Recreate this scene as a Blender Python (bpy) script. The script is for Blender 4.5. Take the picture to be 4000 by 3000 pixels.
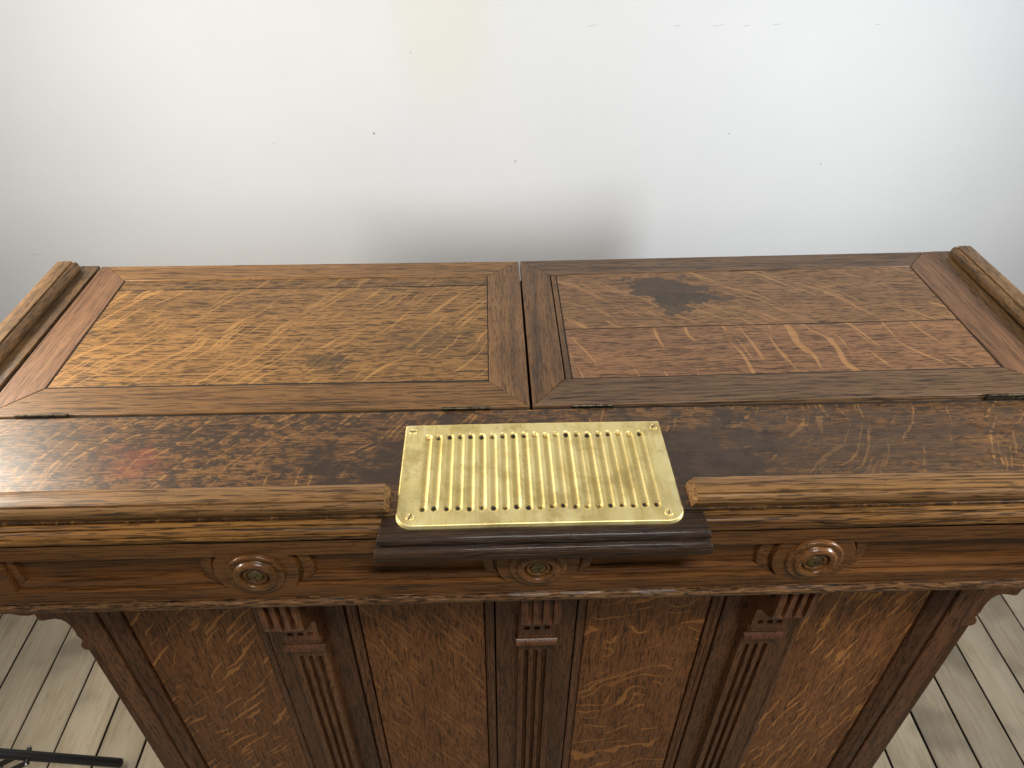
import bpy, bmesh, math, random
from mathutils import Vector, Matrix
from mathutils import noise as mnoise
random.seed(7)
S = bpy.context.scene
for o in list(bpy.data.objects):
    bpy.data.objects.remove(o)
C = S.collection
ZT = 1.08                      # height of the counter top above the floor

# ------------------------------------------------------------------ camera
cd = bpy.data.cameras.new('camera'); cam = bpy.data.objects.new('camera', cd); C.objects.link(cam)
r_ = Vector((0.99944251, -0.03312734, 0.00415261)); u_ = Vector((0.01739885, 0.62295264, 0.78206604)); f_ = Vector((0.02849465, 0.7815578, -0.62318173))
cam.matrix_world = Matrix(((r_.x, u_.x, -f_.x, 0), (r_.y, u_.y, -f_.y, 0), (r_.z, u_.z, -f_.z, ZT + .70), (0, 0, 0, 1)))
cd.sensor_width = 36; cd.sensor_fit = 'HORIZONTAL'; cd.lens = 25.83; cd.clip_start = .02; cd.clip_end = 200
S.camera = cam
S.render.resolution_x = 1024; S.render.resolution_y = 768

# ------------------------------------------------------------------ light
w = bpy.data.worlds.new('World'); S.world = w; w.use_nodes = True
w.node_tree.nodes['Background'].inputs[0].default_value = (.92, .96, 1, 1)
w.node_tree.nodes['Background'].inputs[1].default_value = .22
def lamp(name, loc, aim, sx, sy, power, col):
    l = bpy.data.lights.new(name, 'AREA'); l.shape = 'RECTANGLE'; l.size = sx; l.size_y = sy; l.energy = power; l.color = col
    o = bpy.data.objects.new(name, l); C.objects.link(o); o.location = loc
    o.rotation_euler = (Vector(aim) - Vector(loc)).to_track_quat('-Z', 'Y').to_euler()
    return o
lamp('stand_lamp', (-1.25, .66, ZT + .30), (-.05, 1.42, ZT + .04), .20, .24, 12.5, (1, .93, .81)).data.spread = math.radians(165)
lamp('stand_lamp', (1.46, .56, ZT + .27), (.15, 1.42, ZT + .04), .12, .22, 13.5, (.93, .97, 1)).data.spread = math.radians(165)
lamp('ceiling_lamp', (.32, -.30, ZT + 1.75), (.1, .9, ZT - .1), .9, .25, 27, (1, .98, .95))
lamp('side_lamp', (-1.46, 1.42, ZT + .76), (-.62, .80, ZT), .22, .30, 4.2, (1, .93, .80)).data.spread = math.radians(95)
S.view_settings.view_transform = 'Standard'; S.view_settings.look = 'None'; S.view_settings.exposure = .06; S.view_settings.gamma = 1

# ------------------------------------------------------------------ materials
class NT:
    def __init__(s, name):
        s.m = bpy.data.materials.new(name); s.m.use_nodes = True; s.t = s.m.node_tree
        s.b = s.t.nodes['Principled BSDF']; s.o = s.t.nodes['Material Output']
    def n(s, typ, **k):
        x = s.t.nodes.new(typ)
        for a, v in k.items(): setattr(x, a, v)
        return x
    def put(s, sock, v):
        if isinstance(v, bpy.types.NodeSocket): s.t.links.new(v, sock)
        elif v is not None:
            try: sock.default_value = v
            except Exception: sock.default_value = (*v, 1)
    def math(s, op, a, b=None, c=None, clamp=False):
        x = s.n('ShaderNodeMath', operation=op, use_clamp=clamp)
        for i, v in enumerate((a, b, c)): s.put(x.inputs[i], v)
        return x.outputs[0]
    def vm(s, op, a, b):
        x = s.n('ShaderNodeVectorMath', operation=op); s.put(x.inputs[0], a); s.put(x.inputs[1], b); return x.outputs[0]
    def noise(s, v, scale=1, det=2, rough=.5, dist=0):
        x = s.n('ShaderNodeTexNoise'); s.put(x.inputs['Vector'], v); x.inputs['Scale'].default_value = scale
        x.inputs['Detail'].default_value = det; x.inputs['Roughness'].default_value = rough; x.inputs['Distortion'].default_value = dist
        return x.outputs['Fac']
    def ramp(s, f, *st):
        x = s.n('ShaderNodeValToRGB'); s.put(x.inputs[0], f); e = x.color_ramp.elements
        while len(e) < len(st): e.new(.5)
        for i, (p, c) in enumerate(st):
            e[i].position = p; e[i].color = (*c, 1) if isinstance(c, tuple) else (c, c, c, 1)
        return x.outputs[0]
    def step(s, f, a, b, lo=0., hi=1.):
        x = s.n('ShaderNodeMapRange', interpolation_type='SMOOTHSTEP'); s.put(x.inputs[0], f)
        for i, v in enumerate((a, b, lo, hi)): s.put(x.inputs[i + 1], v)
        return x.outputs[0]
    def mix(s, f, a, b, mode='MIX'):
        x = s.n('ShaderNodeMix', data_type='RGBA', blend_type=mode); s.put(x.inputs[0], f); s.put(x.inputs[6], a); s.put(x.inputs[7], b); return x.outputs[2]
    def sep(s, v):
        x = s.n('ShaderNodeSeparateXYZ'); s.put(x.inputs[0], v); return x.outputs
    def comb(s, a, b, c):
        x = s.n('ShaderNodeCombineXYZ')
        for i, v in enumerate((a, b, c)): s.put(x.inputs[i], v)
        return x.outputs[0]
    def bump(s, h, strength, dist):
        x = s.n('ShaderNodeBump'); s.put(x.inputs['Height'], h); x.inputs['Strength'].default_value = strength; x.inputs['Distance'].default_value = dist
        s.t.links.new(x.outputs[0], s.b.inputs['Normal'])
    def fin(s, col=None, rough=None, metal=None, spec=None, coat=None, coat_r=.15):
        s.put(s.b.inputs['Base Color'], col); s.put(s.b.inputs['Roughness'], rough); s.put(s.b.inputs['Metallic'], metal)
        s.put(s.b.inputs['Specular IOR Level'], spec); s.put(s.b.inputs['Coat Weight'], coat)
        if coat: s.b.inputs['Coat Roughness'].default_value = coat_r
        return s.m

def oak(name, axis, lo, mid, hi, fleck=None, rough=.42, streak=.5, band=45, blotch=0., stains=(), coat=.12, coat_r=.22, fine=360, wav=.005, rfl=0., blo_sc=26, grime=0., bstr=.35, worn=0., tint=(1.32, 1.18, 1.0), fu=22, du=55, spec=.26, speck=.55):
    g = NT(name)
    co = g.n('ShaderNodeTexCoord').outputs['Object']
    rnd = g.n('ShaderNodeObjectInfo').outputs['Random']
    x, y, z = g.sep(co)
    u, v, ww = {'x': (x, y, z), 'y': (y, x, z), 'z': (z, x, y)}[axis]
    off = g.math('MULTIPLY', rnd, 11.7)
    V0 = g.comb(g.math('ADD', u, off), g.math('ADD', v, g.math('MULTIPLY', rnd, 5.3)), ww)
    wv = g.math('SUBTRACT', g.noise(g.vm('MULTIPLY', V0, (3.2, 9, 9)), 1, 2), .5)
    V = g.vm('ADD', V0, g.comb(0., g.math('MULTIPLY', wv, wav * 2), 0.))
    bands = g.noise(g.vm('MULTIPLY', V, (1.1, band, band)), 1, 3, .62)
    fines = g.noise(g.vm('MULTIPLY', V, (fu, fine, fine)), 1, 3, .65)
    dash = g.noise(g.vm('MULTIPLY', V, (du, fine * 1.25, fine * 1.25)), 1, 1, .5)
    low = g.noise(g.vm('MULTIPLY', V0, (2.5, 7, 7)), 1, 3, .55)
    t = g.math('ADD', g.math('MULTIPLY', bands, .60), g.math('MULTIPLY', low, .40))
    col = g.ramp(t, (.32, lo), (.5, mid), (.68, hi))
    sk = g.step(fines, .37, .50, 1 - streak, 1.05)
    dk = g.step(dash, .36, .46, 1 - streak * .9, 1.03)
    col = g.mix(1., col, g.math('MULTIPLY', sk, dk), 'MULTIPLY')
    if fleck:
        a = math.radians(fleck.get('ang', 50)); ca, sa = math.cos(a), math.sin(a)
        wa = g.math('MULTIPLY', g.math('SUBTRACT', g.noise(V0, fleck.get('wf', 5.), 2), .5), fleck.get('warp', .12))
        wb = g.math('MULTIPLY', g.math('SUBTRACT', g.noise(V0, 48., 2), .5), .014)
        vv = g.math('ADD', v, wb); uu = g.math('ADD', u, wa)
        uu = g.math('ADD', uu, off)
        p = g.math('ADD', g.math('MULTIPLY', uu, ca), g.math('MULTIPLY', vv, sa))
        q = g.math('SUBTRACT', g.math('MULTIPLY', vv, ca), g.math('MULTIPLY', uu, sa))
        fn = g.noise(g.comb(g.math('MULTIPLY', p, fleck.get('l', 17)), g.math('MULTIPLY', q, fleck.get('w', 95)), g.math('MULTIPLY', ww, 5.)), 1, 1, .4)
        patch = g.noise(V0, fleck.get('pf', 6.5), 2)
        th = g.math('ADD', fleck.get('thr', .60), g.math('MULTIPLY', g.math('SUBTRACT', .5, patch), .20))
        fm = g.math('MULTIPLY', g.step(g.math('SUBTRACT', fn, th), 0., .035), fleck.get('amt', .8))
        # dull darker zone beside each ray
        sh = g.math('MULTIPLY', g.step(g.math('SUBTRACT', fn, th), -.10, -.02), .14)
        col = g.mix(sh, col, (lo[0], lo[1], lo[2], 1))
        fc = g.mix(1., (*fleck['col'], 1), g.step(fines, .25, .6, .78, 1.05), 'MULTIPLY')
        col = g.mix(fm, col, fc)
    if blotch:
        bn = g.noise(g.vm('MULTIPLY', V0, (1, 1.7, 1.7)), blo_sc, 5, .62)
        bl = g.noise(co, 3.1, 2)
        thb = g.math('SUBTRACT', .70, g.math('ADD', g.math('MULTIPLY', bl, .22), blotch * .16))
        bm = g.step(g.math('SUBTRACT', bn, thb), -.02, .10)
        col = g.mix(g.math('MULTIPLY', bm, .82), col, (.022, .015, .011, 1))
    for st in stains:
        cx, cy, rx, ry, sc, amt, scol, soft = st
        dx = g.math('DIVIDE', g.math('SUBTRACT', x, cx), rx); dy = g.math('DIVIDE', g.math('SUBTRACT', y, cy), ry)
        d = g.math('SQRT', g.math('ADD', g.math('MULTIPLY', dx, dx), g.math('MULTIPLY', dy, dy)))
        nn = g.noise(g.vm('MULTIPLY', co, (1, 1.5, 1)), sc, 5, .6)
        m = g.math('ADD', g.math('SUBTRACT', 1., d), g.math('MULTIPLY', g.math('SUBTRACT', nn, .5), 3.2))
        m = g.math('MULTIPLY', g.step(m, 0., soft), amt)
        col = g.mix(m, col, (*scol, 1))
    if grime:
        gn = g.noise(co, 9., 4, .6)
        col = g.mix(g.math('MULTIPLY', g.step(gn, .48, .72), grime), col, (.03, .02, .014, 1))
    if worn:
        wn = g.noise(g.vm('MULTIPLY', V0, (42, 330, 330)), 1, 3, .7)
        col = g.mix(g.math('MULTIPLY', g.step(wn, .56, .70), worn), col, (hi[0] * 1.7 + .03, hi[1] * 1.8 + .03, hi[2] * 2 + .03, 1))
        col = g.mix(g.math('MULTIPLY', g.step(wn, .44, .34), worn), col, (.02, .014, .010, 1))
    # every board has its own shade
    tone = g.step(rnd, 0., 1., .84, 1.14)
    col = g.mix(1., col, tone, 'MULTIPLY')
    scr = g.noise(co, 14., 4, .6)
    rg = g.math('ADD', g.math('ADD', rough, g.math('MULTIPLY', g.math('SUBTRACT', .5, fines), .22)), g.math('MULTIPLY', g.math('SUBTRACT', scr, .5), .22))
    h = g.math('ADD', g.math('MULTIPLY', fines, .6), g.math('ADD', g.math('MULTIPLY', dash, .4), g.math('MULTIPLY', low, .5)))
    g.bump(h, bstr, .0012)
    col = g.mix(1., col, (*tint, 1), 'MULTIPLY')
    sn = g.noise(g.vm('MULTIPLY', V0, (150, 260, 260)), 1, 1, .5)
    pch = g.noise(co, 7., 2)
    col = g.mix(g.math('MULTIPLY', g.step(g.math('ADD', sn, g.math('MULTIPLY', g.math('SUBTRACT', pch, .5), .25)), .70, .76), speck), col, (.018, .013, .010, 1))
    return g.fin(col, rg, 0., spec, coat, coat_r)

RX, RY = .065, .93             # counter root, stains below are given in its coordinates
FG = (.40, .225, .085)
M = {}
M['lid_a'] = oak('oak_golden_panel', 'x', (.105, .058, .021), (.160, .088, .031), (.210, .116, .041), dict(ang=52, col=(.31, .175, .060), l=8, w=215, thr=.620, amt=.58, warp=.10), streak=.74, rough=.40,
    stains=((-.26 - RX, .945 - RY, .05, .022, 45, .6, (.03, .021, .013), .5), (-.10 - RX, 1.0 - RY, .09, .05, 60, .45, (.045, .03, .018), .8)))
M['lid_b'] = oak('oak_brown_panel', 'x', (.105, .060, .029), (.145, .083, .039), (.180, .105, .050), dict(ang=-42, col=(.26, .155, .066), l=7, w=185, thr=.62, amt=.6, warp=.14), tint=(1.42, 1.24, 1.05), streak=.66, rough=.44,
    stains=((.318 - RX, 1.152 - RY, .082, .040, 24, .86, (.034, .027, .021), .26), (.345 - RX, 1.112 - RY, .060, .026, 30, .88, (.030, .024, .018), .22), (.325 - RX, 1.078 - RY, .030, .020, 34, .8, (.032, .025, .018), .4), (.418 - RX, 1.108 - RY, .034, .010, 40, .75, (.034, .026, .02), .4)))
M['lid_c'] = oak('oak_brown_panel_broad_ray', 'x', (.100, .056, .030), (.138, .077, .038), (.170, .097, .048), dict(ang=-74, col=(.26, .150, .062), l=6, w=105, thr=.630, amt=.65, warp=.16, wf=4.), tint=(1.42, 1.22, 1.05), streak=.64, rough=.44)
M['rail'] = oak('oak_rail', 'x', (.105, .056, .022), (.145, .078, .030), (.185, .103, .040), streak=.66, band=75, fine=340, rough=.42, blotch=.0, wav=.004, fu=8, du=24)
M['rail_r'] = oak('oak_rail_grey', 'x', (.076, .047, .027), (.104, .064, .036), (.128, .080, .045), tint=(1.34, 1.20, 1.05), streak=.62, band=75, fine=340, rough=.45, wav=.004, fu=8, du=24)
M['stile'] = oak('oak_stile', 'y', (.070, .037, .021), (.115, .062, .034), (.150, .084, .046), streak=.42, band=60, rough=.47, wav=.003, fu=8, du=24)
M['stile_c'] = oak('oak_stile_cathedral', 'y', (.030, .019, .013), (.125, .068, .030), (.165, .094, .042), streak=.40, band=42, rough=.44, wav=.022)
M['top'] = oak('oak_stained_top', 'x', (.060, .030, .013), (.120, .062, .024), (.185, .100, .036), dict(ang=58, col=(.30, .165, .056), l=9, w=185, thr=.625, amt=.52, warp=.14), streak=.66, rough=.40, blotch=.52, blo_sc=75, coat=.25, coat_r=.30,
    stains=((-.06 - RX, .715 - RY, .20, .085, 20, .88, (.026, .017, .012), .5), (.28 - RX, .72 - RY, .13, .13, 18, .88, (.028, .020, .016), .6), (.52 - RX, .73 - RY, .36, .13, 24, .62, (.052, .036, .026), .9),
            (-.484 - RX, .722 - RY, .075, .045, 42, .40, (.20, .040, .022), 1.3)))
M['bump'] = oak('oak_dark_board', 'x', (.018, .010, .006), (.034, .019, .010), (.056, .032, .016), streak=.5, rough=.46, coat=.12, coat_r=.10, spec=.2, tint=(1.15, .98, .84), bstr=2.2, fu=9, du=24, fine=340)
M['rim'] = oak('oak_rim', 'x', (.105, .058, .024), (.150, .084, .034), (.195, .112, .045), streak=.66, band=70, fine=340, rough=.40, wav=.004, grime=.25, fu=8, du=24)
M['rim_y'] = oak('oak_side_rim', 'y', (.055, .033, .018), (.125, .075, .036), (.20, .118, .048), streak=.55, band=70, fine=340, rough=.45, wav=.004, grime=.45)
M['edge'] = oak('oak_edge_moulding', 'x', (.085, .040, .013), (.165, .082, .023), (.25, .135, .040), streak=.78, band=110, fine=320, rough=.36, wav=.004, grime=.25, coat=.15, worn=.0, fu=8, du=24)
M['frieze'] = oak('oak_frieze', 'x', (.098, .042, .014), (.128, .056, .018), (.165, .075, .023), streak=.50, band=80, fine=340, rough=.40, wav=.004, coat=.10, grime=.15, fu=8, du=24)
M['bead'] = oak('oak_worn_bead', 'x', (.045, .022, .010), (.130, .066, .026), (.21, .120, .055), streak=.82, band=120, fine=320, rough=.42, worn=.6, coat=.12, bstr=.9)
M['ros'] = oak('oak_rosette', 'x', (.080, .034, .011), (.120, .054, .017), (.155, .074, .022), streak=.5, band=80, fine=340, rough=.32, coat=.22, coat_r=.12)
M['post'] = oak('oak_post', 'z', (.070, .033, .016), (.110, .053, .024), (.145, .072, .032), streak=.6, band=65, fine=340, rough=.44, wav=.006, spec=.2, tint=(1.26, 1.04, .92))
M['front_stile'] = oak('oak_front_stile', 'z', (.055, .026, .012), (.098, .046, .019), (.135, .065, .026), streak=.6, band=48, fine=340, rough=.44, wav=.016, spec=.2, tint=(1.26, 1.04, .92))
M['corbel'] = oak('oak_corbel', 'z', (.075, .032, .014), (.118, .052, .022), (.150, .068, .028), streak=.5, band=60, fine=300, rough=.36, coat=.2, spec=.2, tint=(1.26, 1.04, .92))
M['side'] = oak('oak_side', 'z', (.035, .015, .007), (.070, .030, .012), (.10, .046, .018), streak=.5, spec=.2, tint=(1.26, 1.04, .92))
pcol = ((.108, .048, .019), (.145, .066, .025), (.178, .083, .031)); pf = (.36, .185, .060)
M['pan0'] = oak('oak_front_panel_a', 'z', *pcol, dict(ang=42, col=pf, l=11, w=125, thr=.625, amt=.8, warp=.10), streak=.6, rough=.42, spec=.18, coat=.06, tint=(1.44, 1.20, .98))
M['pan1'] = oak('oak_front_panel_b', 'z', *pcol, dict(ang=-28, col=(.25, .125, .042), l=13, w=140, thr=.61, amt=.6, warp=.10), streak=.6, rough=.42, spec=.18, coat=.06, tint=(1.44, 1.20, .98))
M['pan2'] = oak('oak_front_panel_c', 'z', *pcol, dict(ang=70, col=(.31, .155, .048), l=12, w=95, thr=.625, amt=.75, warp=.2, wf=8.), streak=.6, rough=.42, spec=.18, coat=.06, tint=(1.44, 1.20, .98))
M['pan3'] = oak('oak_front_panel_d', 'z', *pcol, dict(ang=14, col=pf, l=11, w=150, thr=.61, amt=.75, warp=.12, wf=7.), streak=.6, rough=.42, spec=.18, coat=.06, tint=(1.44, 1.20, .98))

def simple(name, col, rough, metal=0., spec=.5):
    g = NT(name); return g.fin((*col, 1), rough, metal, spec)
M['black'] = simple('black_paint', (.012, .012, .013), .42)
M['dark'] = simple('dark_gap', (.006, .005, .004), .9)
M['rivet'] = simple('steel_rivet', (.45, .45, .45), .35, 1.)
g = NT('aged_brass_stud'); co = g.n('ShaderNodeTexCoord').outputs['Object']
M['stud'] = g.fin(g.ramp(g.noise(co, 300., 3), (.35, (.07, .05, .018)), (.65, (.20, .145, .055))), .34, .7, .5)
g = NT('tarnished_hinge'); co = g.n('ShaderNodeTexCoord').outputs['Object']
M['hinge'] = g.fin(g.ramp(g.noise(co, 120., 3), (.35, (.035, .027, .018)), (.65, (.12, .095, .055))), .34, .9, .5)
# brass
g = NT('polished_brass'); co = g.n('ShaderNodeTexCoord').outputs['Object']
n1 = g.noise(g.vm('MULTIPLY', co, (1, .5, 1)), 28., 4, .6); n2 = g.noise(co, 140., 3, .6); n3 = g.noise(g.vm('MULTIPLY', co, (8, 1, 1)), 22., 3, .6)
col = g.ramp(g.math('ADD', g.math('MULTIPLY', n1, .6), g.math('MULTIPLY', n3, .4)), (.34, (.82, .63, .23)), (.50, (.96, .79, .36)), (.66, (.99, .87, .48)))
col = g.mix(g.math('MULTIPLY', g.step(n2, .66, .76), .5), col, (.22, .14, .04, 1))
n5 = g.noise(g.vm('ADD', co, (3.3, 1.7, 0)), 19., 5, .65)
col = g.mix(g.math('MULTIPLY', g.step(n5, .48, .68), .7), col, (.57, .42, .15, 1))
sp_ = g.noise(co, 240., 2, .5)
col = g.mix(g.math('MULTIPLY', g.step(sp_, .74, .80), .8), col, (.10, .06, .03, 1))
dr = g.n('ShaderNodeAttribute', attribute_name='dirt').outputs['Fac']
n4 = g.noise(co, 420., 2)
dm = g.math('MULTIPLY', dr, g.math('ADD', .55, n4))
col = g.mix(g.step(dm, .0, .75), col, (.62, .45, .15, 1))
col = g.mix(g.step(dm, .55, 1.0), col, (.035, .03, .025, 1))
M['brass'] = g.fin(col, g.math('ADD', g.step(dm, .4, 1., .50, .8), g.math('MULTIPLY', g.math('SUBTRACT', n1, .5), .3)), g.step(dm, .5, .9, 1., .1), .3)
g.bump(g.math('ADD', n1, g.math('MULTIPLY', n2, .2)), .12, .002)
# wall
g = NT('painted_plaster'); co = g.n('ShaderNodeTexCoord').outputs['Object']
x, y, z = g.sep(co)
n = g.noise(co, 1.6, 5, .6)
col = g.ramp(n, (.3, (.76, .775, .795)), (.7, (.815, .825, .835)))
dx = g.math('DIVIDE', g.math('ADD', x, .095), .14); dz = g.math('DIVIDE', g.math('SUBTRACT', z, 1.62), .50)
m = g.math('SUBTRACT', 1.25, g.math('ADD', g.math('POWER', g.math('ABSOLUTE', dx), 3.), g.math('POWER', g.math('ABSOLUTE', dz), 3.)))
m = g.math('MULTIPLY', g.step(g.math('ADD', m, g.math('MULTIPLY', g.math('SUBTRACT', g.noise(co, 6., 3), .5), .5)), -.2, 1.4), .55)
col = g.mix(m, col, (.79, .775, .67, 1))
g.bump(g.math('ADD', g.noise(co, 70., 4), g.math('MULTIPLY', g.noise(co, 5., 3), 6.)), .10, .004)
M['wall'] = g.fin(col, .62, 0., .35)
M['scuff'] = simple('scuff_mark', (.66, .66, .65), .8)
M['nail'] = simple('nail_hole_dark', (.30, .30, .30), .8)
# floor planks
g = NT('bleached_plank'); co = g.n('ShaderNodeTexCoord').outputs['Object']; rnd = g.n('ShaderNodeObjectInfo').outputs['Random']
V = g.vm('ADD', co, g.comb(g.math('MULTIPLY', rnd, 3.), g.math('MULTIPLY', rnd, 17.), 0.))
gr = g.noise(g.vm('MULTIPLY', V, (110, 9, 40)), 1, 3, .6); lowf = g.noise(g.vm('MULTIPLY', V, (7, 4, 4)), 1, 4, .6); sm = g.noise(g.vm('MULTIPLY', V, (5., 7, 5)), 1, 2, .5)
col = g.ramp(g.math('ADD', g.math('MULTIPLY', gr, .45), g.math('MULTIPLY', lowf, .55)), (.34, (.31, .24, .15)), (.5, (.43, .35, .24)), (.66, (.50, .42, .305)))
col = g.mix(g.math('MULTIPLY', g.step(sm, .50, .72), .6), col, (.19, .16, .125, 1))
sp = g.noise(g.vm('MULTIPLY', V, (120, 40, 40)), 1, 2, .6)
col = g.mix(g.math('MULTIPLY', g.step(sp, .68, .75), .5), col, (.12, .085, .05, 1))
col = g.mix(1., col, g.step(rnd, 0., 1., .88, 1.08), 'MULTIPLY')
g.bump(g.math('ADD', gr, lowf), .25, .002)
M['plank'] = g.fin(col, .55, 0., .35)
M['sub'] = simple('floor_void', (.010, .008, .006), .9)

# ------------------------------------------------------------------ mesh helpers
def link(o, parent=None):
    C.objects.link(o)
    if parent: o.parent = parent
    return o
def mk(name, verts, faces, mat, parent=None, off=(0, 0, 0), bevel=0., smooth=35, seg=2, fix=True):
    me = bpy.data.meshes.new(name)
    me.from_pydata([(a - off[0], b - off[1], c - off[2]) for a, b, c in verts], [], faces)
    if fix:
        bm = bmesh.new(); bm.from_mesh(me); bmesh.ops.recalc_face_normals(bm, faces=bm.faces); bm.to_mesh(me); bm.free()
    me.materials.append(mat)
    if smooth:
        for p in me.polygons: p.use_smooth = True
        me.set_sharp_from_angle(angle=math.radians(smooth))
    o = bpy.data.objects.new(name, me); link(o, parent)
    if bevel:
        b = o.modifiers.new('edge', 'BEVEL'); b.width = bevel; b.segments = seg; b.limit_method = 'ANGLE'; b.angle_limit = math.radians(40)
    return o
def tag(o, label, cat, group=None):
    o['label'] = label; o['category'] = cat
    if group: o['group'] = group
def empty(name, loc):
    o = bpy.data.objects.new(name, None); C.objects.link(o); o.location = loc; o.empty_display_size = .1; return o
BX = [(0, 1, 2, 3), (7, 6, 5, 4), (0, 4, 5, 1), (1, 5, 6, 2), (2, 6, 7, 3), (3, 7, 4, 0)]
def boxv(x0, x1, y0, y1, z0, z1):
    return [(x0, y0, z0), (x1, y0, z0), (x1, y1, z0), (x0, y1, z0), (x0, y0, z1), (x1, y0, z1), (x1, y1, z1), (x0, y1, z1)]

counter = empty('oak_counter', (RX, RY, 0))
tag(counter, 'carved oak counter with hinged lids and a brass coin plate', 'counter')
OFF = (RX, RY, -ZT)            # author parts with z = 0 at the counter top
def part(name, verts, faces, mat, parent=None, **k):
    return mk(name, verts, faces, M[mat], parent or counter, OFF, **k)
def box(name, x0, x1, y0, y1, z0, z1, mat, parent=None, bevel=.0012, **k):
    return part(name, boxv(x0, x1, y0, y1, z0, z1), BX, mat, parent, bevel=bevel, **k)
def prism(name, pts, z0, z1, mat, parent=None, bevel=.0011, zf=None):
    n = len(pts); zf = zf or (lambda x, y: 0.)
    vs = [(x, y, z0 + zf(x, y)) for x, y in pts] + [(x, y, z1 + zf(x, y)) for x, y in pts]
    fs = [tuple(range(n))[::-1], tuple(range(n, 2 * n))] + [(i, (i + 1) % n, n + (i + 1) % n, n + i) for i in range(n)]
    return part(name, vs, fs, mat, parent, bevel=bevel)
def extrude(name, prof, a0, a1, mat, parent=None, axis='x', nseg=1, wob=0., seed=0, bevel=0., smooth=40, endcut=None):
    """closed profile swept along an axis; wob gives the worn, slightly uneven run of old mouldings"""
    n = len(prof); vs = []
    for i in range(nseg + 1):
        a = a0 + (a1 - a0) * i / nseg
        for j, (p, q) in enumerate(prof):
            d = wob * (mnoise.noise(Vector((a * 9, j * .7 + seed, seed * 3.1))) + .6 * mnoise.noise(Vector((a * 45, j * .9 + seed, 4.)))) if wob else 0
            aa = a
            if endcut: aa = endcut(i, nseg, a, p, q)
            e = wob * .7 * mnoise.noise(Vector((a * 14, j * 1.3 + seed, 9.))) if wob else 0
            vs.append((aa, p + d, q + e) if axis == 'x' else (p + d, aa, q + e))
    fs = [tuple(range(n)), tuple(range(nseg * n, nseg * n + n))[::-1]]
    for i in range(nseg):
        for j in range(n):
            k = (j + 1) % n; fs.append((i * n + j, i * n + k, (i + 1) * n + k, (i + 1) * n + j))
    return part(name, vs, fs, mat, parent, bevel=bevel, smooth=smooth)
def gridmesh(name, P, mat, parent=None, smooth=50, extra=None, fix=True):
    """P[i][j] world points"""
    ni, nj = len(P), len(P[0]); vs = [p for r in P for p in r]; fs = []
    for i in range(ni - 1):
        for j in range(nj - 1):
            a = i * nj + j; fs.append((a, a + 1, a + nj + 1, a + nj))
    if extra: fs += extra(ni, nj, vs)
    return part(name, vs, fs, mat, parent, smooth=smooth, fix=fix)

# ------------------------------------------------------------------ room: wall and floor
YW = 1.95
wall = mk('wall', boxv(-4.2, 4.4, YW, YW + .12, -.05, 2.7), BX, M['wall'], smooth=0); wall['kind'] = 'structure'
for k, (x, z, s) in enumerate(((-.299, 1.084, .0032), (.077, 1.005, .0024), (.653, 1.076, .002), (.927, .989, .002), (-.186, 1.285, .0016))):
    vs = [(x, YW - .0015, z)] + [(x + s * math.cos(a * .785) * (1 + .3 * math.sin(3 * a + k)), YW - .0008, z + s * .7 * math.sin(a * .785)) for a in range(8)]
    mk('nail_hole', vs, [(0, i + 1, (i + 1) % 8 + 1) for i in range(8)], M['nail'], wall, smooth=0)
for k, (x, z, l) in enumerate(((.264, 1.346, .011), (.474, 1.345, .008), (.577, 1.345, .014), (.646, 1.344, .009), (.721, 1.347, .008), (.976, 1.346, .008), (-.565, 1.061, .006), (-1.312, .74, .014))):
    vs = boxv(x - l, x + l, YW - .0012, YW, z - .0008, z + .0008); vs = [(a, b, c + .15 * (a - x)) for a, b, c in vs]
    mk('scratch', vs, BX, M['scuff'], wall, smooth=0)
floor = mk('floor', boxv(-4.2, 4.4, -1.0, YW - .0005, -.05, -.022), BX, M['sub'], smooth=0); floor['kind'] = 'structure'
pw = .1046; x = -1.162 - pw * 28; i = 0
while x < 4.2:
    gap = random.choice((.0018, .0030, .0042, .0056))
    x0, x1 = x + gap / 2, x + pw - gap / 2; dz = random.uniform(-.0012, .0008); N = 44
    P = []
    for j in range(N + 1):
        yy = -1.0 + (YW + .98) * j / N
        e0 = .0009 * mnoise.noise(Vector((i, yy * 11, 0))); e1 = .0009 * mnoise.noise(Vector((i, yy * 11, 7)))
        P.append([(x0 + e0, yy, -.022), (x0 + e0, yy, -.002 + dz), (x0 + .002 + e0, yy, dz), (x1 - .002 + e1, yy, dz), (x1 + e1, yy, -.002 + dz), (x1 + e1, yy, -.022)])
    vs = [p for r in P for p in r]; fs = [(a * 6 + b, a * 6 + b + 1, a * 6 + b + 7, a * 6 + b + 6) for a in range(N) for b in range(5)]
    pk = mk('plank', vs, fs, M['plank'], floor, smooth=50); pk.data.materials.append(M['sub'])
    for q_, po in enumerate(pk.data.polygons):
        if q_ % 5 in (0, 4): po.material_index = 1
    x += pw; i += 1

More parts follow.
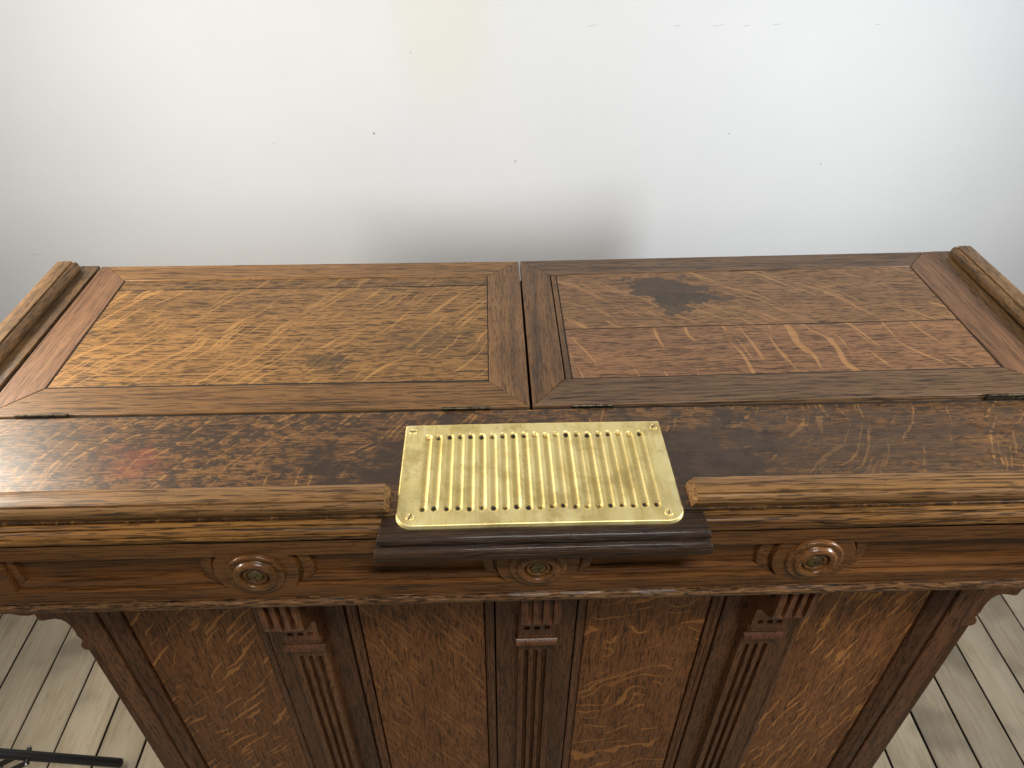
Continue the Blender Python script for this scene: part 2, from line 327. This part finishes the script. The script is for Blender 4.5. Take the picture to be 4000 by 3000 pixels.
# ------------------------------------------------------------------ counter: the lids
BK = 1.258; FR = .824          # back edge, seam with the front board
def lid(name, label, mats, xs, zf, boards, mitre_l, mitre_r, strip=None):
    L = bpy.data.objects.new(name, None); link(L, counter); L['label'] = label
    xo0, xi0, xi1, xo1 = xs; yo0, yo1, yi0, yi1 = FR, BK, .8875, 1.2045
    T = -.022
    prism('rail', [(xo0 + mitre_l[0], yo0), (xo1 - mitre_r[0], yo0), (xi1, yi0 - .0007), (xi0, yi0 - .0007)], T, 0, mats[0], L, zf=zf)
    prism('rail', [(xo0 + mitre_l[1], yo1), (xi0, yi1), (xi1, yi1), (xo1 - mitre_r[1], yo1)], T, 0, mats[0], L, zf=zf)
    g_ = .0006
    def st(xo, xi, m, s, mat):
        pts = [(xo, yo0), (xi - s * g_, yi0), (xi - s * g_, yi1), (xo + s * m[1] - s * g_, yo1)]
        if m[1] > .004: pts.append((xo, yo1))
        prism('stile', pts, T, .0002, mat, L, zf=zf)
    st(xo0, xi0, mitre_l, 1, mats[1]); st(xo1, xi1, mitre_r, -1, mats[2])
    if strip:
        prism('panel_fillet', [(xi0 + .0016, yi0 + .0015), (xi0 + strip, yi0 + .0015), (xi0 + strip, yi1 - .001), (xi0 + .0016, yi1 - .001)], T + .004, -.0016, mats[1], L, bevel=.0005, zf=zf)
        xi0 = xi0 + strip + .0004
    for (y0, y1, mm) in boards:
        prism('panel_board', [(xi0 + .0012, y0), (xi1 - .0008, y0), (xi1 - .0008, y1), (xi0 + .0012, y1)], T + .004, -.0014, mm, L, bevel=.0005, zf=zf)
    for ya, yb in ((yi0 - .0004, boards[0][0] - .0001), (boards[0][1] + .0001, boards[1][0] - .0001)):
        prism('joint_shade', [(xi0 + .001, ya), (xi1 - .001, ya), (xi1 - .001, yb), (xi0 + .001, yb)], T + .006, -.0012, 'dark', L, bevel=0, zf=zf)  # near-black strips paint the shade down in the panel seams
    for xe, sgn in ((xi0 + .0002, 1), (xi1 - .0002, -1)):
        prism('joint_shade', [(xe - sgn * .0008, yi0 + .002), (xe + sgn * .0010, yi0 + .002), (xe + sgn * .0008, yi1 - .002), (xe - sgn * .0006, yi1 - .002)], T + .006, -.0012, 'dark', L, bevel=0, zf=zf)  # same painted shade along the stile sides
    return L
flat = lambda x, y: 0.
tilt = lambda x, y: .0006 + .0092 * (x - .06) / .8
lid('lid', 'golden oak lid, its panel crossed by slanting pale ray flecks', ('rail', 'stile', 'stile_c'), (-.7363, -.6735, -.0035, .0565), flat,
    ((.8905, 1.1712, 'lid_a'), (1.1724, 1.2040, 'lid_a')), (.0, .012), (.0, .0))
lid('lid', 'brown oak lid with a dark spilled stain on its panel', ('rail_r', 'stile_c', 'stile'), (.0610, .1140, .7995, .8655), tilt,
    ((.8895, 1.0224, 'lid_c'), (1.0240, 1.2035, 'lid_b')), (.0, .0), (.0, .017), strip=.0105)
# hinges on the seam
for xa, xb, yy in ((-.687, -.612, .8225), (-.073, -.002, .8215), (.118, .179, .8225), (.738, .812, .8215)):
    z0 = .0008 + (.007 if xa > .7 else 0)
    H = box('hinge', xa, xb, yy + .0005, yy + .005, -.004, z0 - .0006, 'hinge', bevel=.0004)
    n = 3 if xa > 0 else 5; n = 4
    for k in range(n):
        a, b = xa + (xb - xa) * k / n + .0004, xa + (xb - xa) * (k + 1) / n - .0004
        ring = [(yy + .0024 * math.cos(t * math.pi / 5), z0 + .0024 * math.sin(t * math.pi / 5)) for t in range(10)]
        extrude('knuckle', ring, a, b, 'hinge', H, smooth=60)

# front board of the top, end boards
zL = -.0018
extrude('top_board', [(.8195, -.024), (.8195, zL), (.6210, zL), (.6210, -.024)], -.812, .942, 'top', bevel=.001)
EM = [(.6205, -.0235), (.6205, -.0062), (.6168, -.0062), (.6164, zL - .0002), (.6136, zL - .0002), (.6112, -.0032), (.6108, -.0046), (.6130, -.0052), (.6130, -.0064), (.6096, -.0066), (.6066, -.0078), (.6040, -.0105), (.6030, -.0124), (.6048, -.0130), (.6048, -.0142), (.6020, -.0146), (.6008, -.0170), (.6004, -.0200), (.6012, -.0222), (.6040, -.0235)]
extrude('edge_moulding', EM, -.822, -.1385, 'edge', nseg=110, wob=.0006, seed=3)
extrude('edge_moulding', EM, .2635, .952, 'edge', nseg=110, wob=.0006, seed=5)
prism('end_board', [(-.812, .8200), (-.7452, .8200), (-.7420, 1.262), (-.812, 1.262)], -.022, 0, 'rim_y', bevel=.0012)
prism('end_board', [(.8690, .8200), (.942, .8200), (.942, 1.264), (.8690, 1.264)], -.022, 0, 'rim_y', bevel=.0018, zf=lambda x, y: .008 * (y > 1))
# raised rim: front runs (bead towards the front) and side runs (bead inwards)
def rimprof(o, s):             # o = lid-side foot, s = direction away from the lid
    return [(o, -.0015), (o - s * .0004, .006), (o + s * .001, .0150), (o + s * .0035, .0185), (o + s * .007, .0196), (o + s * .020, .0202), (o + s * .0285, .0200), (o + s * .0312, .0194), (o + s * .0318, .0162), (o + s * .0332, .0160), (o + s * .0338, .0180), (o + s * .0358, .0172), (o + s * .0382, .0140), (o + s * .0398, .0095), (o + s * .0392, .0045), (o + s * .0376, .0012), (o + s * .037, -.0015)]
def cutL(i, n, a, p, q): return a - (.010 * max(0, (q - .004) / .016)) * (i == n)
def cutR(i, n, a, p, q): return a + (.012 * max(0, (q - .002) / .018) ** 1.5) * (i == 0)
extrude('rim', rimprof(.6595, -1), -.768, -.1300, 'rim', nseg=110, wob=.0006, seed=1, bevel=.0014, endcut=cutL)
extrude('rim', rimprof(.6595, -1), .2505, .894, 'rim', nseg=110, wob=.0007, seed=2, bevel=.0014, endcut=cutR)
def rimside(o, s):
    return [(o, -.0004), (o - s * .0022, .004), (o - s * .0024, .010), (o - s * .0002, .0160), (o + s * .0035, .0190), (o + s * .0052, .0192), (o + s * .0060, .0160), (o + s * .0082, .0160), (o + s * .0092, .0202), (o + s * .022, .0208), (o + s * .034, .0200), (o + s * .039, .0170), (o + s * .0415, .0110), (o + s * .042, -.0004)]
extrude('rim', rimside(-.7705, -1), .620, 1.244, 'rim_y', axis='y', nseg=50, wob=.0006, seed=8, bevel=.003)
extrude('rim', rimside(.8965, 1), .620, 1.246, 'rim_y', axis='y', nseg=50, wob=.0006, seed=9, bevel=.003, ).location.z = .008

# dark projecting board under the brass plate
BP = [(.6176, -.031), (.6176, -.0012), (.5930, -.0012), (.5885, -.0018), (.5835, -.0042), (.5805, -.0076), (.5795, -.0108), (.5820, -.0116), (.5820, -.0134), (.5772, -.0138), (.5738, -.0160), (.5712, -.0200), (.5702, -.0244), (.5706, -.0290), (.5730, -.0322), (.5780, -.0335)]
def bcut(i, n, a, p, q):
    t = max(0, (.60 - p) / .03) * .008
    c = .0022 * mnoise.noise(Vector((p * 300, q * 300, i)))
    return a + (-t + c if i == 0 else (t * .8 + c if i == n else 0))
bb = extrude('plate_board', BP, -.1385, .2635, 'bump', nseg=80, wob=.0006, seed=6, bevel=.001, endcut=bcut)

# ------------------------------------------------------------------ brass coin plate
px0, px1, py0, py1 = -.1195, .2370, .5985, .7810
def inside(x, y, r=.020):
    dx = max(px0 + r - x, x - (px1 - r), 0)
    dy = max(py0 + r - y, 0)
    return math.hypot(dx, dy) <= r
SL0, SL1, SY0, SY1, NS = -.0885, .2065, .6245, .7570, 21
sp = (SL1 - SL0) / (NS - 1)
rs = random.Random(3)
sj = [(rs.uniform(-.0007, .0007), rs.uniform(-.0012, .0012), rs.uniform(-.0012, .0012), rs.uniform(.8, 1.25), rs.uniform(.45, 1.1), rs.uniform(.45, 1.1)) for _ in range(NS)]
def plate_z(x, y):
    z = .0042 + .0011 * math.sin((x - px0) / (px1 - px0) * math.pi) + .0003 * mnoise.noise(Vector((x * 30, y * 30, 2)))
    k = int(round((x - SL0) / sp))
    if -1 <= k <= NS:
        kk = min(max(k, 0), NS - 1); j = sj[kk]; xc = SL0 + kk * sp + j[0]
        y0, y1 = SY0 + j[1], SY1 + j[2]
        yc = min(max(y, y0), y1); d = math.hypot(x - xc, (y - yc) * .9)
        R_ = .0060
        if d < R_: z -= .0022 * j[3] * (1 - (d / R_) ** 2.2)
        if R_ - .001 < d < R_ + .0018: z += .0003 * math.sin(math.pi * (d - R_ + .001) / .0028)
        for ye in (y0 + .0008, y1 - .0008):       # punched pits at the ends
            e = math.hypot(x - xc, y - ye)
            if e < .0036: z -= .0022 * (1 - (e / .0036) ** 2)
    # rolled edge
    return z
nx, ny = 300, 150
idx = {}; vs = []; fs = []
def sq(u, v):
    """grid point pulled into the rounded outline"""
    x = px0 + (px1 - px0) * u; y = py0 + (py1 - py0) * v; r = .020
    if y < py0 + r:
        lim = r - math.sqrt(max(0, r * r - (py0 + r - y) ** 2))
        x = px0 + lim + (px1 - px0 - 2 * lim) * u
    return x, y
vvals = [0, .002, .006, .012, .02, .03, .042, .056] + [.056 + (1 - .056) * (j + 1) / 140 for j in range(140)]
for v in vvals:
    for i in range(nx + 1):
        x, y = sq(i / nx, v); vs.append((x, y, plate_z(x, y)))
nj = len(vvals)
for j in range(nj - 1):
    for i in range(nx):
        a = j * (nx + 1) + i; fs.append((a, a + 1, a + nx + 2, a + nx + 1))
# skirt with a small rolled lip down to the wood
ring = [i for i in range(nx + 1)] + [j * (nx + 1) + nx for j in range(1, nj)] + [(nj - 1) * (nx + 1) + i for i in range(nx - 1, -1, -1)] + [j * (nx + 1) for j in range(nj - 2, 0, -1)]
cx, cy = (px0 + px1) / 2, (py0 + py1) / 2
prev = ring
for (o, dz) in ((.0008, -.0003), (.0016, -.0012), (.0016, -.0034), (.0024, -.0042), (.0024, -.0062)):
    base = len(vs); cur = []
    for t, a in enumerate(ring):
        x, y, z = vs[a]
        b0 = vs[ring[t - 1]]; b1 = vs[ring[(t + 1) % len(ring)]]
        nxv, nyv = (b1[1] - b0[1]), -(b1[0] - b0[0]); l = math.hypot(nxv, nyv) or 1
        vs.append((x + nxv / l * o, y + nyv / l * o, z + dz)); cur.append(base + t)
    for t in range(len(ring)):
        k = (t + 1) % len(ring); fs.append((prev[t], prev[k], cur[k], cur[t]))
    prev = cur
plate = part('coin_plate', vs, fs, 'brass', smooth=60)
def dirt(x, y):
    k = min(max(int(round((x - SL0) / sp)), 0), NS - 1); j = sj[k]; xc = SL0 + k * sp + j[0]
    y0, y1 = SY0 + j[1], SY1 + j[2]; d = math.hypot(x - xc, y - min(max(y, y0), y1))
    g_ = max(0, 1 - (d / .0052) ** 2) * .38 * j[3]
    for ye, q_ in ((y0 + .0008, j[4]), (y1 - .0008, j[5])):
        e = math.hypot(x - xc + .0006 * (q_ - .8), (y - ye) * .75)
        if e < .0044: g_ = max(g_, .2 + 1.05 * q_ * (1 - (e / .0044) ** 2))
    return g_
at = plate.data.attributes.new('dirt', 'FLOAT', 'POINT')
for v_, a_ in zip(plate.data.vertices, at.data): a_.value = dirt(v_.co.x + RX, v_.co.y + RY)
plate['label'] = 'embossed brass coin plate with ribbed slots'
for (sx, sy, an) in ((-.1105, .7685, .2), (.2285, .7695, .9), (-.1035, .6115, 1.2), (.2190, .6100, 1.35)):
    zc = plate_z(sx, sy) + .0002; vs = []; fs = []; N = 24
    ca, sa = math.cos(an), math.sin(an)
    prof = ((.0056, -.001), (.0056, .0001), (.0050, .0007), (.0046, .0004), (.0040, .0007), (.002, .0011))
    for r, h in prof:
        for k in range(N): vs.append((sx + r * math.cos(k * 2 * math.pi / N), sy + r * math.sin(k * 2 * math.pi / N), zc + h))
    for a in range(len(prof) - 1):
        for k in range(N): fs.append((a * N + k, a * N + (k + 1) % N, (a + 1) * N + (k + 1) % N, (a + 1) * N + k))
    fs.append(tuple(range((len(prof) - 1) * N, len(prof) * N)))
    sc = part('screw', vs, fs, 'brass', plate, smooth=50)
    sv = [(sx + a * ca - b * sa, sy + a * sa + b * ca, zc + h) for h in (.0006, .00135) for a, b in ((-.0044, -.0006), (.0044, -.0006), (.0044, .0006), (-.0044, .0006))]
    mk('screw_slot', [sv[i] for i in (0, 1, 2, 3, 4, 5, 6, 7)], BX, M['dark'], counter, OFF, smooth=0).parent = plate

# ------------------------------------------------------------------ frieze with sunk panels
YF = .600
ROS = [(-.3065, -.0815), (.0570, -.0790), (.4200, -.0800)]
ZP0, ZP1 = -.0490, -.1145
XP0, XP1 = -.6215, .7515
def prof_d(d):
    # quirk, hollow, second step, sunk field
    if d <= 0: return 0.
    if d < .0005: return .0100 * d / .0005
    if d < .0021: return .0100
    if d < .0027: return .0100 - .0035 * (d - .0021) / .0006
    if d < .0112: t = (d - .0027) / .0085; return .0065 + .0025 * t * t
    if d < .0118: return .0090 + .0070 * (d - .0112) / .0006
    return .0160
def frieze_y(x, z):
    d = min(ZP0 - z, z - ZP1, x - XP0, XP1 - x)
    for rx, rz in ROS: d = min(d, (math.hypot(x - rx, z - rz) - .0540) * .62)
    return YF + prof_d(d) + .0003 * mnoise.noise(Vector((x * 16, z * 60, 1)))
xsv = [-.826]
while xsv[-1] < .956:
    x = xsv[-1]; near = any(abs(x - r[0]) < .085 for r in ROS) or x < -.60
    xsv.append(x + (.0008 if near else .005))
zsv = [-.0225]
while zsv[-1] > -.1365: zsv.append(zsv[-1] - (.0006 if -.068 < zsv[-1] < -.046 or -.118 < zsv[-1] < -.096 else .0014))
P = [[(x, frieze_y(x, z), z) for x in xsv] for z in zsv]
fr = gridmesh('frieze', P, 'frieze', smooth=42)
# back of the frieze board, so it has thickness
box('frieze_back', -.824, .954, .6175, .640, -.150, -.0235, 'frieze')
BD = [(.6125, -.1370), (.6005, -.1362), (.5992, -.1366), (.6030, -.1372), (.6030, -.1388), (.5978, -.1392), (.5946, -.1425), (.5938, -.1460), (.5946, -.1500), (.5968, -.1530), (.600, -.1545), (.640, -.1545), (.640, -.1505), (.6125, -.1505)]
extrude('bottom_bead', BD, -.828, .958, 'bead', nseg=260, wob=.0004, seed=12)
for s, xx in ((-1, -.826), (1, .956)):
    a, b = sorted((xx, xx - s * .030)); box('frieze_return', a, b, .6405, 1.235, -.150, -.0235, 'frieze')
def lathe(name, cx, cz, prof, mat, parent, N=64, cap=True):
    vs, fs = [], []
    for r, h in prof:
        for k in range(N):
            t = k * 2 * math.pi / N; vs.append((cx + r * math.cos(t), YF - h, cz + r * math.sin(t)))
    n = len(prof)
    for a in range(n - 1):
        for k in range(N): fs.append((a * N + k, a * N + (k + 1) % N, (a + 1) * N + (k + 1) % N, (a + 1) * N + k))
    fs.append(tuple(range((n - 1) * N, n * N)))
    return part(name, vs, fs, mat, parent, smooth=48)
def arc(cr, a0, a1, c, h, n): return [(c + cr * math.cos(math.radians(a0 + (a1 - a0) * i / n)), h + cr * math.sin(math.radians(a0 + (a1 - a0) * i / n))) for i in range(n + 1)]
for rx, rz in ROS:
    pr = [(.0374, -.003), (.0374, .0036), (.0366, .0052), (.0350, .0060), (.0328, .0058), (.0306, .0050), (.0290, .0050), (.0284, .0058), (.0280, .0076), (.0272, .0090)] + arc(.0050, 35, 175, .0228, .0066, 10) + [(.0178, .0030), (.0172, .0008), (.0164, .0008), (.0158, .0030)] + arc(.0026, 10, 150, .0136, .0052, 6) + [(.0110, .0046)]
    R_ = lathe('rosette', rx, rz, pr, 'ros', counter)
    lathe('stud', rx, rz, [(.0112, .003), (.0110, .0060), (.0098, .0074), (.0075, .0084), (.0045, .0090), (.0015, .0092)], 'stud', R_, N=36)
    lathe('stud_pip', rx, rz, [(.0012, .0088), (.0009, .0099), (.0004, .0101)], 'dark', R_, N=10)

# ------------------------------------------------------------------ carcass front
YS = .687                      # plane of the front stiles
ZB = -ZT
CX = .0655; PC = [CX - .3675, CX, CX + .3675]
X0, X1 = -.648, .784
box('corner_post', X0, -.6185, YS, YS + .07, ZB, -.155, 'post', bevel=.002)
box('corner_post', .7460, X1, YS, YS + .07, ZB, -.155, 'post', bevel=.002)
stiles = []
for c in PC: stiles.append(box('stile', c - .0645, c + .0645, YS, YS + .025, ZB + .10, -.155, 'front_stile', bevel=.0018))
box('bottom_rail', -.6185, .7460, YS + .0005, YS + .03, ZB, ZB + .0995, 'post', bevel=.002)
# moulding strips and panels between stiles
edges = [(-.6180, PC[0] - .0650, .031, .017), (PC[0] + .0650, PC[1] - .0650, .017, .017), (PC[1] + .0650, PC[2] - .0650, .017, .017), (PC[2] + .0650, .7455, .017, .034)]
def mould(xa, xb, flip):
    # xa = edge at the stile, xb = edge at the panel
    s = 1 if xb > xa else -1; wdt = abs(xb - xa); a = xa + s * .0022
    pr = [(a, YS + .024), (a, YS + .0035), (a + s * wdt * .22, YS + .0020), (a + s * wdt * .42, YS + .0030), (a + s * wdt * .50, YS + .0062), (a + s * wdt * .66, YS + .0068), (a + s * wdt * .86, YS + .0105), (xb - s * .0006, YS + .0150), (xb - s * .0006, YS + .024)]
    vs = [(x, y, z) for z in (ZB + .10, -.155) for x, y in pr]; n = len(pr)
    fs = [tuple(range(n)), tuple(range(n, 2 * n))[::-1]] + [(i, (i + 1) % n, n + (i + 1) % n, n + i) for i in range(n)]
    return part('panel_moulding', vs, fs, 'post', smooth=30)
for k, (a, b, wa, wb) in enumerate(edges):
    mould(a, a + wa, 0); mould(b, b - wb, 1)
    box('panel', a + wa + .0016, b - wb - .0016, YS + .0135, YS + .024, ZB + .10, -.155, 'pan%d' % k, bevel=.0012)
# fluted pilasters
YP = .6715
def fl(x, z):
    d = 0.
    for k in (-1, 0, 1):
        e = abs(x - k * .0150); zt = -.3955
        ez = max(0, z - (zt - .0035)); r = math.hypot(e, ez)
        if r < .0036: d = max(d, .0090 * math.sqrt(max(0, 1 - (r / .0036) ** 2)) ** .6)
    return d
zl = [-.3620, -.375, -.3885] + [-.3930 - .0005 * i for i in range(16)] + [-.404, -.41] + [-.41 - .04 * i for i in range(1, 15)]
xl = [-.029 + .058 * i / 96 for i in range(97)]
def pil(c):
    P = []
    for z in zl:
        row = [(c - .029, YS + .001, z)] + [(c + x, YP + fl(x, z) + (.0008 if abs(x) > .0284 else 0), z) for x in xl] + [(c + .029, YS + .001, z)]
        P.append(row)
    return gridmesh('pilaster', P, 'front_stile', smooth=40)
for c in PC: pil(c)
# pilaster cap
def cap(c, name='cap'):
    pr = [(y, z + .0105) for y, z in [(YS, -.3400), (.6655, -.3400), (.6648, -.3420), (.6625, -.3435), (.6600, -.3465), (.6596, -.3500), (.6612, -.3540), (.6625, -.3560), (.6625, -.3585), (.6580, -.3610), (.6562, -.3630), (.6562, -.3690), (.6590, -.3725), (YS, -.3725)]]
    n = len(pr); vs = []
    for i, (sx) in enumerate((-1, 1)):
        for (y, z) in pr:
            w_ = .0285 + (.0665 - y) * .0 + (.0045 if z < -.347 else (.0010 if z < -.3305 else 0))
            vs.append((c + sx * w_, y, z))
    fs = [tuple(range(n)), tuple(range(n, 2 * n))[::-1]] + [(i, (i + 1) % n, n + (i + 1) % n, n + i) for i in range(n)]
    return part(name, vs, fs, 'corbel', smooth=30, bevel=.0006)
for c in PC: cap(c)
# corbel: ribbed scroll, concave throat and a neck with three square piercings
CP = []
for z in [-.156 - .004 * i for i in range(18)]: CP.append((.6125 - .0012 * math.sin((z + .156) / -.07 * 3), z))
CP += [(.6122, -.2280), (.6132, -.2340), (.6152, -.2390), (.6185, -.2425), (.6225, -.2445), (.6260, -.2462), (.6265, -.2500), (.6300, -.2530), (.6380, -.2570), (.6460, -.2630), (.6525, -.2710), (.6565, -.2800), (.6580, -.2880), (.6582, -.2950)]
CP += [(.6582, -.2950 - .0008 * i) for i in range(1, 45)]
CP += [(.6582, -.3310)]
CW = .0282
xc = [-CW + 2 * CW * i / 112 for i in range(113)]
def corbel(c):
    P = []
    for (y, z) in CP:
        row = []
        for x in xc:
            d = 0.
            if z > -.247:
                for k in (-1, 0, 1):
                    e = abs(x - k * .0149)
                    if e < .0034 and z > -.2360: d = .0095 * min(1, (.0034 - e) / .0007) * min(1, (z + .2360) / .003 + .1)
                if abs(x) > CW - .0012: d = max(d, .0006)
            if -.3170 < z < -.3090:
                for k in (-1, 0, 1):
                    e = abs(x - k * .0155)
                    if e < .0042: d = .012 * min(1, (.0042 - e) / .0006) * min(1, (z + .3170) / .0006, (-.3090 - z) / .0006)
            row.append((c + x, y + d, z))
        P.append(row)
    def extra(ni, nj, vs):
        fs = []; b = len(vs)
        for s, j in ((0, 0), (1, nj - 1)):      # side cheeks back to the stile
            b = len(vs)
            for i in range(ni): vs.append((vs[i * nj + j][0], YS, CP[i][1]))
            for i in range(ni - 1): fs.append((i * nj + j, (i + 1) * nj + j, b + i + 1, b + i))
        b = len(vs); return fs
    K = gridmesh('corbel', P, 'corbel', smooth=38, extra=extra)
    for s in (-1, 1):                          # scroll groove not cut: its shade painted as a dark strip per cheek
        vs, fs = [], []; N = 26
        for k in range(N + 1):
            t = math.radians(-30 + 250 * k / N); r = .0150
            for rr in (r - .0018, r + .0018):
                vs.append((c + s * (CW + .0004), .642 + rr * 1.0 * math.cos(t), -.196 - rr * 1.15 * math.sin(t)))
        for k in range(N): fs.append((2 * k, 2 * k + 1, 2 * k + 3, 2 * k + 2))
        part('scroll_groove_shade', vs, fs, 'dark', K, smooth=0)
    return K
for c in PC: corbel(c)
# corbels and pilasters on the two ends of the carcass, seen in profile
def endcorbel(s, xb):
    pr = [(0, -.155), (.116, -.155), (.116, -.272), (.108, -.280), (.098, -.287), (.086, -.292), (.074, -.293), (.064, -.290), (.0635, -.298), (.0625, -.306), (.058, -.307), (.048, -.3045), (.038, -.3025), (.029, -.3055), (.0235, -.313), (.0205, -.325), (.0195, -.340), (.0205, -.348), (.0200, -.352), (.0175, -.358), (.0170, -.366), (.0225, -.372), (.0245, -.378), (.0245, -.386), (.020, -.390), (0, -.390)]
    n = len(pr)
    for y0 in (.690, 1.13):
        vs = [(xb + s * d, y, z) for y in (y0, y0 + .058) for d, z in pr]
        fs = [tuple(range(n)), tuple(range(n, 2 * n))[::-1]] + [(i, (i + 1) % n, n + (i + 1) % n, n + i) for i in range(n)]
        part('end_corbel', vs, fs, 'corbel', smooth=30, bevel=.0008)
        a, b = sorted((xb, xb + s * .0165)); box('end_pilaster', a, b, y0 + .0005, y0 + .0575, ZB, -.3895, 'side')
endcorbel(-1, X0); endcorbel(1, X1)
for s, xa in ((-1, X0), (1, X1)):
    a, b = sorted((xa - s * .004, xa - s * .026)); box('end_panel', a, b, YS + .0705, 1.2, ZB, -.155, 'side')
box('back_panel', X0 + .03, X1 - .03, 1.175, 1.1995, ZB, -.06, 'side')
box('back_rail', -.80, .93, 1.2005, 1.2275, -.11, -.0245, 'side')
box('inner_floor', X0 + .03, X1 - .03, YS + .072, 1.174, -.32, -.30, 'side')
box('gap_shade_board', -.806, -.690, .8225, 1.198, -.075, -.0235, 'dark')  # added black boards below the end gaps, so the gaps stay dark
box('gap_shade_board', .820, .936, .8225, 1.198, -.075, -.0235, 'dark')
prism('joint_shade', [(-.7450, .826), (-.7366, .826), (-.7366, 1.240), (-.7418, 1.240)], -.0225, -.0050, 'dark', bevel=0)  # black fill stands in for the shade inside the end gaps
prism('joint_shade', [(.8660, .826), (.8688, .826), (.8688, 1.240), (.8660, 1.240)], -.0225, -.0010, 'dark', bevel=0)
box('joint_shade', -.735, .0560, .8200, .8236, -.0225, -.0034, 'dark', bevel=0)  # shade of the hinge seam, as a near-black strip
box('joint_shade', .0620, .865, .8200, .8236, -.0225, -.0034, 'dark', bevel=0)
box('inner_rail', -.70, .83, .760, .790, -.10, -.026, 'side')

# ------------------------------------------------------------------ tripod light stand at the end of the counter
HB = Vector((-1.27, .715, 0))
stand = empty('light_stand', HB)
tag(stand, 'black tubular tripod stand with its foot on the pale floorboards', 'light stand')
def tube(name, a, b, r, mat, parent, N=20, cap_r=None):
    a, b = Vector(a), Vector(b); d = (b - a).normalized(); t = d.orthogonal().normalized(); q = d.cross(t)
    L = (b - a).length; secs = [(0, r * .9), (.0015, r), (L - .006, r), (L - .002, r * .85), (L, r * .5)]
    vs = [a + d * l + (t * math.cos(k * 2 * math.pi / N) + q * math.sin(k * 2 * math.pi / N)) * rr for l, rr in secs for k in range(N)]
    fs = [(i * N + k, i * N + (k + 1) % N, (i + 1) * N + (k + 1) % N, (i + 1) * N + k) for i in range(len(secs) - 1) for k in range(N)]
    fs += [tuple(range(N)), tuple(range((len(secs) - 1) * N, len(secs) * N))]
    return mk(name, [tuple(v) for v in vs], fs, M[mat], parent, tuple(HB), smooth=40)
def bar(name, a, b, hw, ht, mat, parent):
    a, b = Vector(a), Vector(b); d = (b - a).normalized(); t = d.cross(Vector((0, 0, 1))).normalized(); q = t.cross(d)
    vs = [p + t * sx * hw + q * sz * ht for sz in (-1, 1) for p, sx in ((a, -1), (b, -1), (b, 1), (a, 1))]
    return mk(name, [tuple(v) for v in vs], BX, M[mat], parent, tuple(HB), bevel=.0008)
tip = Vector((-.8772, .8207, .0125)); hub = Vector((HB.x, HB.y, .37)); low = Vector((HB.x, HB.y, .05))
rel = tip - Vector((HB.x, HB.y, 0))
for k in range(3):
    Rm = Matrix.Rotation(k * 2 * math.pi / 3, 4, 'Z'); tp = Vector((HB.x, HB.y, 0)) + Rm @ rel
    tube('leg', hub + (tp - hub).normalized() * .03, tp, .0105, 'black', stand)
    J = tp + (hub - tp) * .37; dr = (low - J).normalized(); sd = dr.cross(Vector((0, 0, 1))).normalized()
    for s in (-1, 1):
        bar('brace', J + sd * s * .0135 - Vector((0, 0, .004)), low + sd * s * .0135 + Vector((0, 0, .004)), .0016, .0075, 'black', stand)
    up = (hub - tp).normalized(); sd2 = up.cross(Vector((0, 0, 1))).normalized()
    tube('bolt', J - sd2 * .0195, J + sd2 * .0195, .0052, 'rivet' if 0 else 'black', stand, N=12)
    tube('rivet', J - sd2 * .0175 + Vector((0, 0, .0)), J - sd2 * .0225, .0042, 'rivet', stand, N=12)
    tube('rivet', J + sd2 * .0175 + Vector((0, 0, .0)), J + sd2 * .0225, .0042, 'rivet', stand, N=12)
tube('pole', (HB.x, HB.y, .03), (HB.x, HB.y, ZT + .1), .0145, 'black', stand)
tube('collar', (HB.x, HB.y, .34), (HB.x, HB.y, .40), .028, 'black', stand)
tube('collar', (HB.x, HB.y, .03), (HB.x, HB.y, .07), .024, 'black', stand)
